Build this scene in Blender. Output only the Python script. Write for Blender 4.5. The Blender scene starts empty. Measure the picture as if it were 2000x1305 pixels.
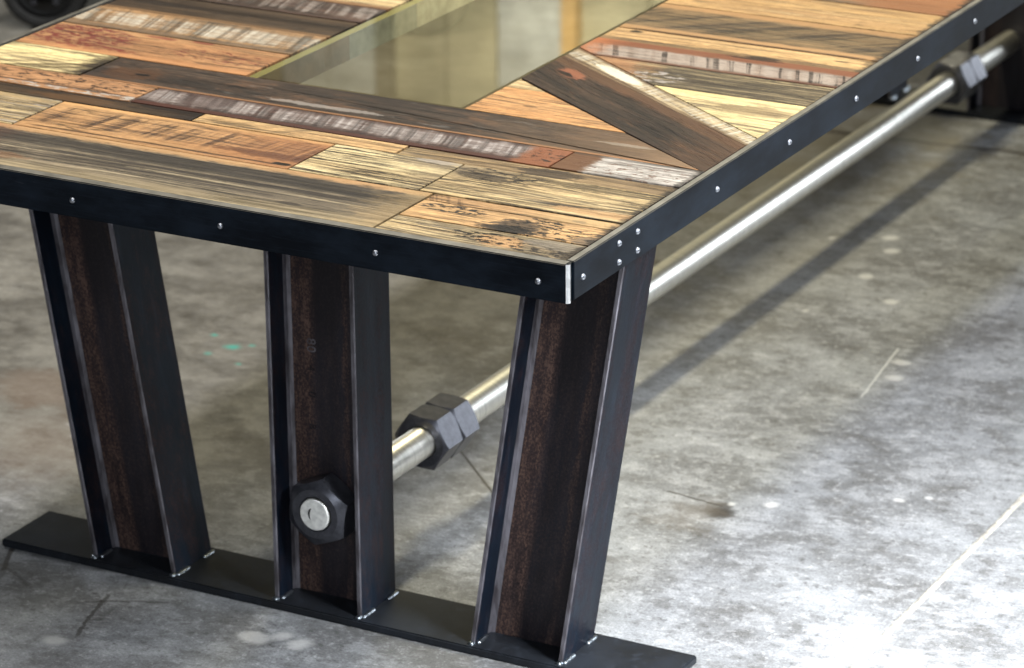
import bpy, bmesh, math, random
from mathutils import Vector, Matrix
random.seed(7)
sc = bpy.context.scene
C = sc.collection
R = math.radians

# ------------------------------------------------------------------ camera
cam_d = bpy.data.cameras.new('camera')
cam = bpy.data.objects.new('camera', cam_d); C.objects.link(cam)
cam.location = (1.8168, -3.4965, 2.1474)
cam.rotation_euler = (1.21273, 0.00685, 0.49404)
cam_d.sensor_width = 36.0
cam_d.lens = 6692.1 / 2000 * 36
cam_d.clip_start = 0.05; cam_d.clip_end = 200
cam_d.dof.use_dof = True
cam_d.dof.focus_distance = 4.42
cam_d.dof.aperture_fstop = 7.5
sc.camera = cam

# ------------------------------------------------------------------ world, lamps, exposure
w = bpy.data.worlds.new('World'); sc.world = w; w.use_nodes = True
w.node_tree.nodes['Background'].inputs[0].default_value = (0.80, 0.86, 1.0, 1)
w.node_tree.nodes['Background'].inputs[1].default_value = 0.045
sc.view_settings.view_transform = 'Standard'; sc.view_settings.look = 'None'
sc.view_settings.gamma = 1.0; sc.view_settings.exposure = 0.0

def area(name, loc, target, sx, sy, power, col):
    l = bpy.data.lights.new(name, 'AREA'); l.shape = 'RECTANGLE'; l.size = sx; l.size_y = sy
    l.energy = power; l.color = col
    o = bpy.data.objects.new(name, l); C.objects.link(o); o.location = loc
    o.rotation_euler = (Vector(target) - Vector(loc)).to_track_quat('-Z', 'Y').to_euler()
    return o
# daylight from the open shop door, high on the near right: burns out the floor there
dl_ = area('door_light', (1.45, -0.10, 1.6), (0.66, 0.42, 0.0), 0.6, 0.6, 50, (0.90, 0.95, 1.0)); dl_.data.spread = R(66)
# added cool fill lamp behind the camera, lifts the near floor
area('front_fill_light', (2.4, -4.8, 2.9), (-0.5, 0.3, 0.2), 2.6, 1.8, 140, (0.86, 0.93, 1.0))
# far door beyond the far right corner of the table: gives the sheen on rod and flanges
area('far_door_light', (3.6, 9.0, 2.9), (-0.4, 1.5, 0.3), 3.6, 3.4, 400, (0.86, 0.93, 1.0))
# added lamp on the far wall, brightens its reflection in the glass
ww_ = area('wall_wash_light', (-3.9, 7.0, 4.9), (-4.1, 9.6, 3.1), 2.5, .5, 155, (1.0, 0.95, 0.82)); ww_.data.spread = R(95)
# warm tube overhead, slightly to the left, along the table
area('tube_light', (-1.22, 1.2, 3.3), (-0.62, 1.2, 0.0), 3.8, 0.30, 150, (1.0, 0.975, 0.925))
# second row of tubes, to the right of the table
area('tube_light', (0.80, 1.2, 3.3), (0.2, 1.2, 0.0), 3.8, 0.2, 105, (1.0, 0.985, 0.95))
# low window on the far left: its light slips under the table
area('left_window_light', (-7.2, 2.6, 3.5), (-0.3, 1.8, 0.0), 3.0, 0.32, 150, (0.94, 0.97, 1.0))

# ------------------------------------------------------------------ node helper
def s2l(c):
    return tuple(((x/255)/12.92 if x/255 <= .04045 else ((x/255+.055)/1.055)**2.4) for x in c)
class NT:
    def __init__(s, name):
        s.m = bpy.data.materials.new(name); s.m.use_nodes = True
        s.t = s.m.node_tree; s.t.nodes.clear()
        s.out = s.t.nodes.new('ShaderNodeOutputMaterial')
    def n(s, typ): return s.t.nodes.new(typ)
    def put(s, sock, v):
        if isinstance(v, bpy.types.NodeSocket): s.t.links.new(v, sock)
        elif isinstance(v, tuple) and len(v) == 3 and sock.type == 'RGBA': sock.default_value = (*v, 1)
        else: sock.default_value = v
    def math(s, op, a, b=0.0, c=None):
        k = s.n('ShaderNodeMath'); k.operation = op; s.put(k.inputs[0], a); s.put(k.inputs[1], b)
        if c is not None: s.put(k.inputs[2], c)
        return k.outputs[0]
    def add(s, a, b): return s.math('ADD', a, b)
    def sub(s, a, b): return s.math('SUBTRACT', a, b)
    def mul(s, a, b): return s.math('MULTIPLY', a, b)
    def mx(s, a, b): return s.math('MAXIMUM', a, b)
    def sm(s, v, a, b, lo=0.0, hi=1.0):
        k = s.n('ShaderNodeMapRange'); k.interpolation_type = 'SMOOTHSTEP'
        s.put(k.inputs['Value'], v)
        k.inputs['From Min'].default_value = a; k.inputs['From Max'].default_value = b
        k.inputs['To Min'].default_value = lo; k.inputs['To Max'].default_value = hi
        return k.outputs[0]
    def mix(s, f, a, b, mode='MIX'):
        k = s.n('ShaderNodeMix'); k.data_type = 'RGBA'; k.blend_type = mode
        s.put(k.inputs[0], f); s.put(k.inputs[6], a); s.put(k.inputs[7], b)
        return k.outputs[2]
    def xyz(s, x, y, z=0.0):
        k = s.n('ShaderNodeCombineXYZ'); s.put(k.inputs[0], x); s.put(k.inputs[1], y); s.put(k.inputs[2], z)
        return k.outputs[0]
    def noise(s, vec, sc_=1.0, det=2.0, rough=0.5, dist=0.0):
        k = s.n('ShaderNodeTexNoise'); s.put(k.inputs['Vector'], vec)
        k.inputs['Scale'].default_value = sc_; k.inputs['Detail'].default_value = det
        k.inputs['Roughness'].default_value = rough; k.inputs['Distortion'].default_value = dist
        return k.outputs['Fac']
    def coords(s, off=(0, 0, 0)):
        k = s.n('ShaderNodeTexCoord'); sp = s.n('ShaderNodeSeparateXYZ')
        s.t.links.new(k.outputs['Object'], sp.inputs[0])
        return [s.add(sp.outputs[i], off[i]) if off[i] else sp.outputs[i] for i in range(3)]
    def bsdf(s, col, rough, metal=0.0, spec=0.5, normal=None, coat=0.0, coatr=0.1):
        b = s.n('ShaderNodeBsdfPrincipled')
        s.put(b.inputs['Base Color'], col); s.put(b.inputs['Roughness'], rough); s.put(b.inputs['Metallic'], metal)
        s.put(b.inputs['Specular IOR Level'], spec); s.put(b.inputs['Coat Weight'], coat); b.inputs['Coat Roughness'].default_value = coatr
        if normal is not None: s.t.links.new(normal, b.inputs['Normal'])
        s.t.links.new(b.outputs[0], s.out.inputs[0]); return b
    def bump(s, h, strength=0.3, dist=0.002):
        k = s.n('ShaderNodeBump'); k.inputs['Strength'].default_value = strength; k.inputs['Distance'].default_value = dist
        s.t.links.new(h, k.inputs['Height']); return k.outputs[0]

KEXP = .78
def col(c):
    l = s2l(c); g = .3*l[0]+.6*l[1]+.1*l[2]; return tuple(min(.9, (x*.70+g*.30)*KEXP) for x in l)

# ------------------------------------------------------------------ wood
WN = [0]
def wood(light, mid, dark, off=(0, 0, 0), gu=3.0, gv=70.0, contrast=.5, streak=None, saw=None, blotch=None, feats=(), rough=.42, wave=.012, weather=.68):
    """weathered reclaimed board: u runs with the grain, v across; all in metres"""
    WN[0] += 1; seed = WN[0]*3.71
    N = NT('reclaimed_wood_%d' % WN[0])
    u, v, _ = N.coords(off)
    # grain wanders a little
    wn = N.noise(N.xyz(N.mul(u, 3.0), N.mul(v, 9.0), seed), 1.0, 1.0)
    v2 = N.add(v, N.mul(N.sub(wn, .5), wave*2))
    g = N.noise(N.xyz(N.mul(u, gu), N.mul(v2, gv), seed+1), 1.0, 4.0, .62)
    base = N.mix(N.sm(g, .5-contrast*.45, .5+contrast*.45), mid, light)
    tone = N.noise(N.xyz(N.mul(u, 2.2), N.mul(v2, 16.0), seed+2), 1.0, 2.0)
    base = N.mix(N.mul(N.sm(tone, .42, .78), .75), base, dark)
    fine = N.noise(N.xyz(N.mul(u, 12.0), N.mul(v2, 230.0), seed+3), 1.0, 3.0, .7)
    base = N.mix(N.mul(N.sm(fine, .52, .75), .45), base, dark)
    fl = N.noise(N.xyz(N.mul(u, 70.0), N.mul(v, 190.0), seed+3.5), 1.0, 4.0, .75)
    hi = N.sub(fl, .5)
    f2 = N.noise(N.xyz(N.mul(u, 6.0), N.mul(v2, 165.0), seed+3.7), 1.0, 4.0, .75)
    base = N.mix(N.mul(N.sm(N.add(f2, N.mul(hi, .25)), .50, .64), .72), base, tuple(x*.62 for x in dark))
    base = N.mix(N.mul(N.sub(1.0, N.sm(N.add(f2, N.mul(hi, .25)), .30, .44)), .35), base, tuple(min(.85, x*1.18) for x in light))
    base = N.mix(1.0, base, N.mix(N.sm(fl, .3, .7), (.74, .74, .74), (1.2, 1.2, 1.2)), 'MULTIPLY')
    wst = N.noise(N.xyz(N.mul(u, 4.0), N.mul(v2, 175.0), seed+3.8), 1.0, 5.0, .75)
    wpm = N.sm(N.noise(N.xyz(N.mul(u, 6.0), N.mul(v, 28.0), seed+3.9), 1.0, 3.0, .6), .38, .60)
    wf = N.mul(N.mul(N.sm(N.add(wst, N.mul(hi, .2)), .52, .62), wpm), weather)
    base = N.mix(wf, base, (.055, .044, .034))
    ck = N.math('ABSOLUTE', N.sub(N.noise(N.xyz(N.mul(u, 1.6), N.mul(v2, 34.0), seed+4.2), 1.0, 3.0, .55), .5))
    cf = N.mul(N.mul(N.sub(1.0, N.sm(ck, .004, .013)), N.sm(wpm, .1, .6)), weather)
    base = N.mix(N.mul(cf, .8), base, (.03, .024, .02))
    height = N.sub(N.mul(fine, .35), N.add(N.mul(wf, .4), cf))
    if blotch:
        for (c, amt, su, sv, t0, t1) in blotch:
            b = N.add(N.noise(N.xyz(N.mul(u, su), N.mul(v2, sv), seed+4+su), 1.0, 4.0, .65), N.mul(hi, .22))
            base = N.mix(N.mul(N.sm(b, t0, t1), amt), base, c)
    if streak:
        for (c, amt, su, sv, t0, t1) in streak:
            b = N.add(N.noise(N.xyz(N.mul(u, su*1.5), N.mul(v2, sv*1.7), seed+5+sv), 1.0, 5.0, .72), N.mul(hi, .22))
            # patchy along the board
            pm = N.sm(N.noise(N.xyz(N.mul(u, 5.0), N.mul(v, 25.0), seed+6), 1.0, 2.0), .3, .52)
            f = N.mul(N.sm(b, t0, t1), N.mul(pm, amt))
            base = N.mix(f, base, c); height = N.sub(height, N.mul(f, .8))
    if saw:
        for (c, amt, ang, freq, t0, t1, v0, v1, vs, pt0, pt1) in saw:
            # circular-saw kerf marks: lines across the grain, leaning by ang, only between v0 and v1
            uu = N.add(u, N.mul(v, math.tan(ang)))
            uu = N.add(uu, N.mul(N.noise(N.xyz(N.mul(uu, 8.0), N.mul(v, 10.0), seed+8), 1.0, 1.0), .010))
            k = N.add(N.noise(N.xyz(N.mul(uu, freq), N.mul(v, .8), seed+7+freq), 1.0, 3.0, .62), N.add(N.mul(hi, .16), N.mul(N.sub(f2, .5), .16)))
            # every kerf ends at its own ragged height
            e1 = N.sub(N.noise(N.xyz(N.mul(uu, freq*.7), 3.0, seed+9), 1.0, 2.0), .5)
            e2 = N.sub(N.noise(N.xyz(N.mul(uu, freq*.7), 9.0, seed+9.5), 1.0, 2.0), .5)
            hv = N.mul(hi, vs*2.2)
            band = N.mul(N.sm(N.add(N.add(v, hv), N.mul(e1, vs*4.5)), v0-vs, v0+vs), N.sub(1.0, N.sm(N.add(N.add(v, hv), N.mul(e2, vs*4.5)), v1-vs, v1+vs)))
            pm = N.sm(N.noise(N.xyz(N.mul(u, 7.0), N.mul(v, 20.0), seed+10), 1.0, 2.0), pt0, pt1)
            f = N.mul(N.mul(N.sm(k, t0, t1), band), N.mul(pm, amt))
            f = N.mul(f, N.mul(N.sm(f2, .32, .56, .45, 1.05), N.sm(hi, -.22, .06, .5, 1.0)))
            base = N.mix(f, base, c); height = N.sub(height, N.mul(f, .6))
    if feats:
        rg = N.noise(N.xyz(N.mul(u, 30.0), N.mul(v, 75.0), seed+11), 1.0, 4.0, .65)
        r5 = N.sub(rg, .5)
        rf = N.sub(N.noise(N.xyz(N.mul(u, 90.0), N.mul(v, 260.0), seed+12), 1.0, 3.0, .65), .5)
    for ft in feats:
        if ft[0] == 'band':      # colour along the board between v0 and v1
            _, v0, v1, soft, wob, c, amt = ft
            vv = N.add(v, N.add(N.mul(r5, wob), N.mul(hi, wob*.6)))
            f = N.mul(N.mul(N.sm(vv, v0-soft, v0+soft), N.sub(1.0, N.sm(vv, v1-soft, v1+soft))), amt)
            base = N.mix(f, base, c)
        elif ft[0] == 'ell':     # stain, knot or worn patch with a ragged outline
            _, cu, cv, ru, rv, c, amt, rag = ft
            a = N.math('DIVIDE', N.sub(u, cu), ru); b = N.math('DIVIDE', N.sub(v, cv), rv)
            d = N.math('SQRT', N.add(N.mul(a, a), N.mul(b, b)))
            d = N.add(d, N.add(N.mul(r5, rag), N.add(N.mul(rf, rag), N.mul(hi, .5))))
            base = N.mix(N.mul(N.sub(1.0, N.sm(d, .75, 1.1)), amt), base, c)
        elif ft[0] == 'ugrad':   # colour change along the length
            _, u0, u1, c, amt, rag = ft
            uu = N.add(u, N.add(N.mul(r5, rag), N.mul(rf, rag*.7)))
            base = N.mix(N.mul(N.sm(uu, u0, u1) if u1 > u0 else N.sub(1.0, N.sm(uu, u1, u0)), amt), base, c)
        elif ft[0] == 'line':    # fine crack along the grain
            _, vc, u0, u1, wd, c, amt = ft
            dd = N.math('ABSOLUTE', N.sub(N.add(v, N.mul(r5, .006)), vc))
            f = N.mul(N.mul(N.sub(1.0, N.sm(dd, wd*.3, wd)), N.mul(N.sm(u, u0, u0+.03), N.sub(1.0, N.sm(u, u1-.03, u1)))), amt)
            base = N.mix(f, base, c); height = N.sub(height, f)
        elif ft[0] == 'flake':   # peeling specks inside an ellipse
            _, cu, cv, ru, rv, c, t0, t1 = ft
            a = N.math('DIVIDE', N.sub(u, cu), ru); b = N.math('DIVIDE', N.sub(v, cv), rv)
            d = N.add(N.mul(a, a), N.mul(b, b))
            k = N.noise(N.xyz(N.mul(u, 55.0), N.mul(v, 150.0), seed+13), 1.0, 4.0, .7)
            f = N.mul(N.sm(k, t0, t1), N.sub(1.0, N.sm(d, .6, 1.2)))
            base = N.mix(f, base, c); height = N.sub(height, N.mul(f, .8))
    rr = N.add(rough+.06, N.mul(N.sub(g, .5), .25))
    gm_ = N.n('ShaderNodeGamma'); N.t.links.new(base, gm_.inputs[0]); gm_.inputs[1].default_value = 1.42
    base = N.mix(1.0, gm_.outputs[0], (1.02, 1.00, .95), 'MULTIPLY')
    N.bsdf(base, rr, 0.0, .14, N.bump(height, .8, .0014))
    return N.m

ORANGE = col((224, 178, 114)); ORANGE2 = col((204, 152, 92)); RUST = col((160, 116, 74)); CREAM = col((240, 216, 158)); TAN = col((205, 165, 105))
GREY = col((138, 122, 104)); DGREY = col((84, 74, 66)); BROWN = col((104, 76, 54)); DBROWN = col((62, 48, 40)); OLIVE = col((122, 104, 74)); BLACK = col((40, 34, 32))
WHITE = col((206, 196, 186)); PURP = col((112, 88, 82)); RED = col((160, 78, 60)); PALEY = col((248, 228, 160)); STRAW = col((222, 190, 128))

# ------------------------------------------------------------------ metals and other materials
def steel_dark(name, rust=.0, base=(0.010, 0.013, 0.020), rough=.38, blue=(0.028, 0.04, 0.062), rustc=(0.075, 0.036, 0.022), spec=.22):
    """blackened mill-scale steel with cloudy bluing and brown patina"""
    N = NT(name); x, y, z = N.coords()
    a = N.noise(N.xyz(N.mul(x, 9.0), N.mul(y, 9.0), N.mul(z, 3.2)), 1.0, 4.0, .6)
    b = N.noise(N.xyz(N.mul(x, 60.0), N.mul(y, 60.0), N.mul(z, 8.0)), 1.0, 3.0, .65)
    c = N.mix(N.mul(N.sm(a, .35, .7), .9), base, blue)
    c = N.mix(N.mul(N.sm(b, .5, .75), .5), c, tuple(v*1.7 for v in blue))
    h = b
    if rust:
        r1 = N.noise(N.xyz(N.mul(x, 26.0), N.mul(y, 26.0), N.mul(z, 2.4)), 1.0, 3.0, .6)
        r2 = N.noise(N.xyz(N.mul(x, 330.0), N.mul(y, 330.0), N.mul(z, 240.0)), 1.0, 3.0, .7)
        r3 = N.noise(N.xyz(N.mul(x, 50.0), N.mul(y, 50.0), N.mul(z, 30.0)), 1.0, 4.0, .7)
        f = N.mul(N.sm(N.add(N.mul(r1, .75), N.mul(r3, .35)), .46, .68), N.sm(r2, .34, .6))
        c = N.mix(N.mul(f, rust), c, N.mix(N.sm(r3, .4, .66), rustc, tuple(v*2.0 for v in rustc)))
        N.bsdf(c, N.add(rough, N.mul(f, .3)), 0.0, spec, N.bump(N.add(r2, N.mul(b, .5)), .25, .001))
    else:
        N.bsdf(c, N.add(rough-.06, N.mul(b, .16)), 0.0, spec, N.bump(b, .06, .001))
    return N.m
def bar_steel():
    N = NT('blackened_bar'); x, y, z = N.coords()
    xy = N.add(x, y)
    a = N.noise(N.xyz(N.mul(xy, 7.0), 0.0, N.mul(z, 16.0)), 1.0, 5.0, .65)
    b = N.noise(N.xyz(N.mul(xy, 16.0), 2.0, N.mul(z, 420.0)), 1.0, 4.0, .7)
    sc1 = N.noise(N.xyz(N.mul(xy, 9.0), 5.0, N.mul(z, 90.0)), 1.0, 4.0, .7)
    c = N.mix(N.sm(a, .35, .68), (0.004, 0.0058, 0.009), (0.0125, 0.0185, 0.028))
    c = N.mix(N.mul(N.sm(b, .5, .72), .4), c, (0.02, 0.027, 0.038))
    c = N.mix(N.mul(N.sm(sc1, .66, .74), .5), c, (0.06, 0.065, 0.075))
    N.bsdf(c, N.add(.27, N.mul(b, .16)), 0.0, .10, N.bump(b, .06, .0008)); return N.m
def web_steel(name, hw, lean, rust=1.0):
    """web of a rolled beam: brown patina in two long stripes, black mill scale between; x = across, z = along"""
    N = NT(name); x, y, z = N.coords()
    x = N.sub(x, N.mul(N.sub(z, .0127), lean))
    n1 = N.noise(N.xyz(N.mul(x, 14.0), N.mul(y, 9.0), N.mul(z, 3.0)), 1.0, 3.0, .6)
    sp = N.noise(N.xyz(N.mul(x, 300.0), N.mul(y, 300.0), N.mul(z, 210.0)), 1.0, 3.0, .75)
    mid = N.noise(N.xyz(N.mul(x, 70.0), 0.0, N.mul(z, 22.0)), 1.0, 4.0, .7)
    xx = N.add(x, N.mul(N.sub(mid, .5), .02))
    left = N.mul(N.sm(xx, -hw+.006, -hw+.014), N.sub(1.0, N.sm(xx, -hw+.046, -hw+.060)))
    right = N.mul(N.sm(xx, hw*.28, hw*.36), N.sub(1.0, N.sm(xx, hw*.42, hw*.52)))
    f = N.mx(N.mul(left, N.sm(n1, .22, .48)), N.mul(right, N.mul(N.sm(n1, .30, .6), .8)))
    f = N.mx(f, N.mul(N.sm(n1, .30, .62), .28))
    vst = N.noise(N.xyz(N.mul(x, 95.0), 4.0, N.mul(z, 3.5)), 1.0, 4.0, .7)
    f = N.mul(f, N.sm(vst, .25, .62, .35, 1.15))
    f = N.mul(N.mul(f, N.sm(N.add(N.mul(sp, .5), N.mul(mid, .5)), .26, .60)), rust)
    base = N.mix(N.sm(n1, .35, .7), (0.013, 0.011, 0.014), (0.020, 0.022, 0.032))
    base = N.mix(N.mul(N.sm(sp, .5, .74), .35), base, (0.05, 0.04, 0.042))
    c = N.mix(N.mul(f, .95), base, N.mix(N.sm(N.add(N.mul(sp, .6), N.mul(mid, .4)), .42, .64), (0.042, 0.024, 0.021), (0.14, 0.084, 0.066)))
    N.bsdf(c, N.add(.42, N.mul(f, .28)), 0.0, .25, N.bump(N.add(sp, mid), .3, .0012))
    return N.m
M_APRON = bar_steel()
M_FLANGE = steel_dark('flange_steel', .30, (0.004, 0.007, 0.013), .36, (0.008, 0.014, 0.024), (0.05, 0.026, 0.02), spec=.10)
M_WEBS = {(a, b): web_steel('web_steel', .0745, a, .25 if b else 1.0) for a in (-.156, 0.0, .156) for b in (0, 1)}  # far webs lose most rust colour, painted darker as if in shade
M_WEB = M_WEBS[(0.0, 0)]
M_PLATE = steel_dark('plate_steel', 0.0, (0.010, 0.011, 0.013), .42, (0.017, 0.020, 0.026))
def nut_steel():
    N = NT('worn_black_nut'); x, y, z = N.coords()
    b = N.noise(N.xyz(N.mul(x, 70.0), N.mul(y, 70.0), N.mul(z, 70.0)), 1.0, 5.0, .7)
    N.bsdf(N.mix(N.sm(b, .3, .7), (0.065, 0.066, 0.078), (0.105, 0.107, 0.126)), N.add(.24, N.mul(b, .12)), .7, .6, N.bump(b, .03, .0006)); return N.m
M_NUT = nut_steel()
def edge_steel():
    N = NT('highlight_steel_edge'); x, y, z = N.coords()
    b = N.noise(N.xyz(N.mul(x, 60.0), N.mul(y, 60.0), N.mul(z, 14.0)), 1.0, 3.0, .6)
    c = N.mix(N.sm(b, .3, .7), (0.07, 0.062, 0.068), (0.24, 0.23, 0.26))  # pale tone paints the highlight along flange edges and left fillets
    N.bsdf(c, .38, .55, .5); return N.m
M_EDGE = edge_steel()
def bare(name, c, rough, metal=1.0, sc_=(300, 300, 300), var=.12):
    N = NT(name); x, y, z = N.coords()
    b = N.noise(N.xyz(N.mul(x, sc_[0]), N.mul(y, sc_[1]), N.mul(z, sc_[2])), 1.0, 3.0, .6)
    k = N.mix(N.sm(b, .3, .75), c, tuple(v*.72 for v in c))
    N.bsdf(k, N.add(rough-var/2, N.mul(b, var)), metal, .5, N.bump(b, .05, .0006)); return N.m
M_ROD = bare('turned_steel_rod', (0.82, 0.80, 0.74), .40, 1.0, (20, 420, 20), .16)
M_RODEND = bare('bare_rod_end', (0.85, 0.84, 0.80), .6, .3, (120, 120, 120))
M_BRIGHT = bare('ground_bare_edge', (0.86, 0.86, 0.86), .55, .2, (40, 40, 90))
M_RIVET = bare('rivet_steel', (0.45, 0.47, 0.52), .36, 1.0)
M_WELD = bare('weld_bead_steel', (0.30, 0.33, 0.36), .36, 1.0, (120, 120, 120))
def rimtop():
    N = NT('rim_top_steel'); x, y, z = N.coords()
    b = N.noise(N.xyz(N.mul(x, 25.0), N.mul(y, 25.0), N.mul(z, 25.0)), 1.0, 4.0, .65)
    c = N.mix(N.sm(b, .3, .7), (0.075, 0.068, 0.052), (0.15, 0.137, 0.11))
    N.bsdf(c, .42, .25, .5, N.bump(b, .08, .001)); return N.m
M_RIMTOP = rimtop()
def gap_mat():
    N = NT('dark_seam'); N.bsdf((0.012, 0.009, 0.007), .8); return N.m
M_DECK = gap_mat()
def glass_mat():
    N = NT('olive_tinted_glass')
    ge = N.n('ShaderNodeNewGeometry')
    tr = N.n('ShaderNodeBsdfTransparent'); N.t.links.new(N.mix(ge.outputs['Backfacing'], (0.92, 0.86, 0.62), (1, 1, 1)), tr.inputs[0])
    gl = N.n('ShaderNodeBsdfGlossy'); gl.inputs[0].default_value = (1, 1, 1, 1); gl.inputs['Roughness'].default_value = 0.02
    fr = N.n('ShaderNodeFresnel'); fr.inputs[0].default_value = 1.52
    mx = N.n('ShaderNodeMixShader'); N.t.links.new(N.mul(fr.outputs[0], N.sub(1.0, ge.outputs['Backfacing'])), mx.inputs[0])
    N.t.links.new(tr.outputs[0], mx.inputs[1]); N.t.links.new(gl.outputs[0], mx.inputs[2]); N.t.links.new(mx.outputs[0], N.out.inputs[0])
    return N.m
M_GLASS = glass_mat()
def glass_edge():
    N = NT('polished_glass_edge'); N.bsdf((0.40, 0.36, 0.12), .15, 0.0, .7); return N.m
M_GEDGE = glass_edge()
def plain(name, c, rough=.6, sc_=30.0):
    N = NT(name); x, y, z = N.coords()
    b = N.noise(N.xyz(N.mul(x, sc_), N.mul(y, sc_), N.mul(z, sc_)), 1.0, 4.0, .65)
    N.bsdf(N.mix(N.sm(b, .3, .7), tuple(v*.65 for v in c), tuple(min(1, v*1.25) for v in c)), rough, 0.0, .4, N.bump(b, .15, .001)); return N.m

# ------------------------------------------------------------------ floor
def floor_mat():
    N = NT('stained_concrete'); x, y, z = N.coords()
    P = lambda sx, sy, o=0.0: N.xyz(N.mul(x, sx), N.mul(y, sy), o)
    big = N.noise(P(1.1, 1.1, 3.0), 1.0, 4.0, .6)
    med = N.noise(P(3.6, 4.6, 7.0), 1.0, 8.0, .68)
    cl = N.noise(P(13.0, 15.0, 1.0), 1.0, 7.0, .72)
    fin = N.noise(P(60.0, 66.0, 5.0), 1.0, 6.0, .75)
    gr = N.noise(P(260.0, 260.0, 2.0), 1.0, 3.0, .7)
    scr = N.noise(N.xyz(N.mul(N.add(x, N.mul(y, .35)), 9.0), N.mul(N.sub(y, N.mul(x, .35)), 75.0), 4.0), 1.0, 5.0, .75)
    ty = N.noise(P(26.0, 34.0, 9.0), 1.0, 8.0, .78)
    c = N.mix(N.sm(med, .36, .64), (0.165, 0.163, 0.158), (0.33, 0.336, 0.338))
    c = N.mix(N.mul(N.sm(big, .40, .66), .35), c, (0.22, 0.23, 0.24))
    c = N.mix(N.mul(N.sm(cl, .51, .60), .55), c, (0.43, 0.435, 0.435))
    c = N.mix(N.mul(N.sub(1.0, N.sm(cl, .38, .47)), .6), c, (0.12, 0.115, 0.107))
    c = N.mix(N.mul(N.sm(ty, .52, .66), .5), c, (0.50, 0.50, 0.495))
    c = N.mix(N.mul(N.sub(1.0, N.sm(ty, .33, .47)), .5), c, (0.095, 0.09, 0.082))
    c = N.mix(N.mul(N.sm(fin, .55, .64), .5), c, (0.56, 0.56, 0.55))
    c = N.mix(N.mul(N.sub(1.0, N.sm(fin, .36, .45)), .6), c, (0.075, 0.07, 0.064))
    c = N.mix(N.mul(N.sm(scr, .57, .68), .45), c, (0.52, 0.52, 0.515))
    c = N.mix(N.mul(N.sub(1.0, N.sm(scr, .31, .42)), .4), c, (0.10, 0.095, 0.085))
    c = N.mix(1.0, c, N.mix(N.sm(gr, .25, .75), (.56, .56, .57), (.98, .98, .99)), 'MULTIPLY')
    c = N.mix(N.mul(N.sm(gr, .66, .71), .5), c, (0.62, 0.61, 0.6))
    # old brown-olive staining on the left side of the floor, worn off towards the right
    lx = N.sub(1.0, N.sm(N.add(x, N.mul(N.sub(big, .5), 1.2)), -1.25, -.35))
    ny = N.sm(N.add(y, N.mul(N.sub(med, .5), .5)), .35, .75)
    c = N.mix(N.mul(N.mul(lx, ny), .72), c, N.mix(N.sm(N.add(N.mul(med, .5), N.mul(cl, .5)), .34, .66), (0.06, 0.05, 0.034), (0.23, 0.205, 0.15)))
    rg = N.sub(med, .5); rf = N.sub(cl, .5)
    def ell(c, cx, cy, rx, ry, colr, amt, rag=1.0, s0=.5, s1=1.15):
        a = N.math('DIVIDE', N.sub(x, cx), rx); b = N.math('DIVIDE', N.sub(y, cy), ry)
        d = N.add(N.math('SQRT', N.add(N.mul(a, a), N.mul(b, b))), N.add(N.mul(rg, rag), N.mul(rf, rag*1.6)))
        return N.mix(N.mul(N.sub(1.0, N.sm(d, s0, s1)), amt), c, colr)
    c = ell(c, -1.36, .74, .17, .20, (0.20, 0.13, 0.085), .28, 1.8, .1, 1.2)          # rust bloom on the left
    c = ell(c, -1.50, .95, .12, .10, (0.24, 0.15, 0.095), .3)
    c = ell(c, -1.45, 2.9, .9, .7, (0.17, 0.145, 0.10), .6)
    c = ell(c, -.8, 4.95, 1.7, 1.85, (0.022, 0.018, 0.017), .96, .2, .80, .95)  # dark patch painted into the colour as shade behind the far legs
    c = ell(c, -1.0, 1.95, .22, .10, (0.075, 0.055, 0.035), .7)
    c = ell(c, -.245, .995, .030, .042, (0.02, 0.017, 0.015), .95, 1.5, .2, 1.1)   # oil drip
    c = ell(c, -.29, .97, .08, .06, (0.13, 0.11, 0.09), .45, 2.2, .2, 1.2)
    for cx, cy, rx, ry in ((-1.387, 1.300, .016, .012), (-1.326, 1.264, .026, .022), (-1.347, 1.219, .018, .012), (-1.272, 1.198, .010, .008), (-1.300, 1.285, .012, .010)):
        c = ell(c, cx, cy, rx, ry, (0.05, 0.36, 0.28), .8, 2.2, .2, .9)          # dried turquoise paint
    for cx, cy, rx, ry in ((-.907, .130, .024, .020), (-.62, .30, .022, .02), (-.655, .275, .03, .02), (-.585, .285, .02, .03), (-.60, .10, .03, .015), (-1.36, .83, .024, .012), (-1.33, .79, .020, .010), (-.519, 2.349, .020, .022), (-.489, 2.279, .018, .020), (-.476, 2.122, .018, .020), (-.380, 2.014, .018, .02), (-.62, 2.297, .009, .011), (-.5, 1.9, .010, .013), (-.23, 1.660, .024, .022), (-.245, 1.735, .022, .016), (-.10, 1.43, .006, .006), (-.245, 1.035, .008, .010), (-.19, 1.06, .018, .018), (-.02, 1.17, .012, .010), (.02, 1.2, .008, .008)):
        c = ell(c, cx, cy, rx, ry, (0.56, 0.55, 0.53), .65, 1.6, .3, 1.1)             # pale paint and plaster drips
    def seg(c, x0, y0, x1, y1, wd, colr, amt, wob=.02):
        dx, dy = x1-x0, y1-y0; L2 = dx*dx+dy*dy; L = math.sqrt(L2)
        px, py = N.sub(x, x0), N.sub(y, y0)
        tt = N.math('DIVIDE', N.add(N.mul(px, dx), N.mul(py, dy)), L2)
        dd = N.math('ABSOLUTE', N.add(N.math('DIVIDE', N.sub(N.mul(px, dy), N.mul(py, dx)), L), N.mul(rf, wob)))
        f = N.mul(N.sub(1.0, N.sm(dd, wd*.4, wd)), N.mul(N.sm(tt, -.02, .03), N.sub(1.0, N.sm(tt, .97, 1.02))))
        return N.mix(N.mul(f, amt), c, colr)
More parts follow.
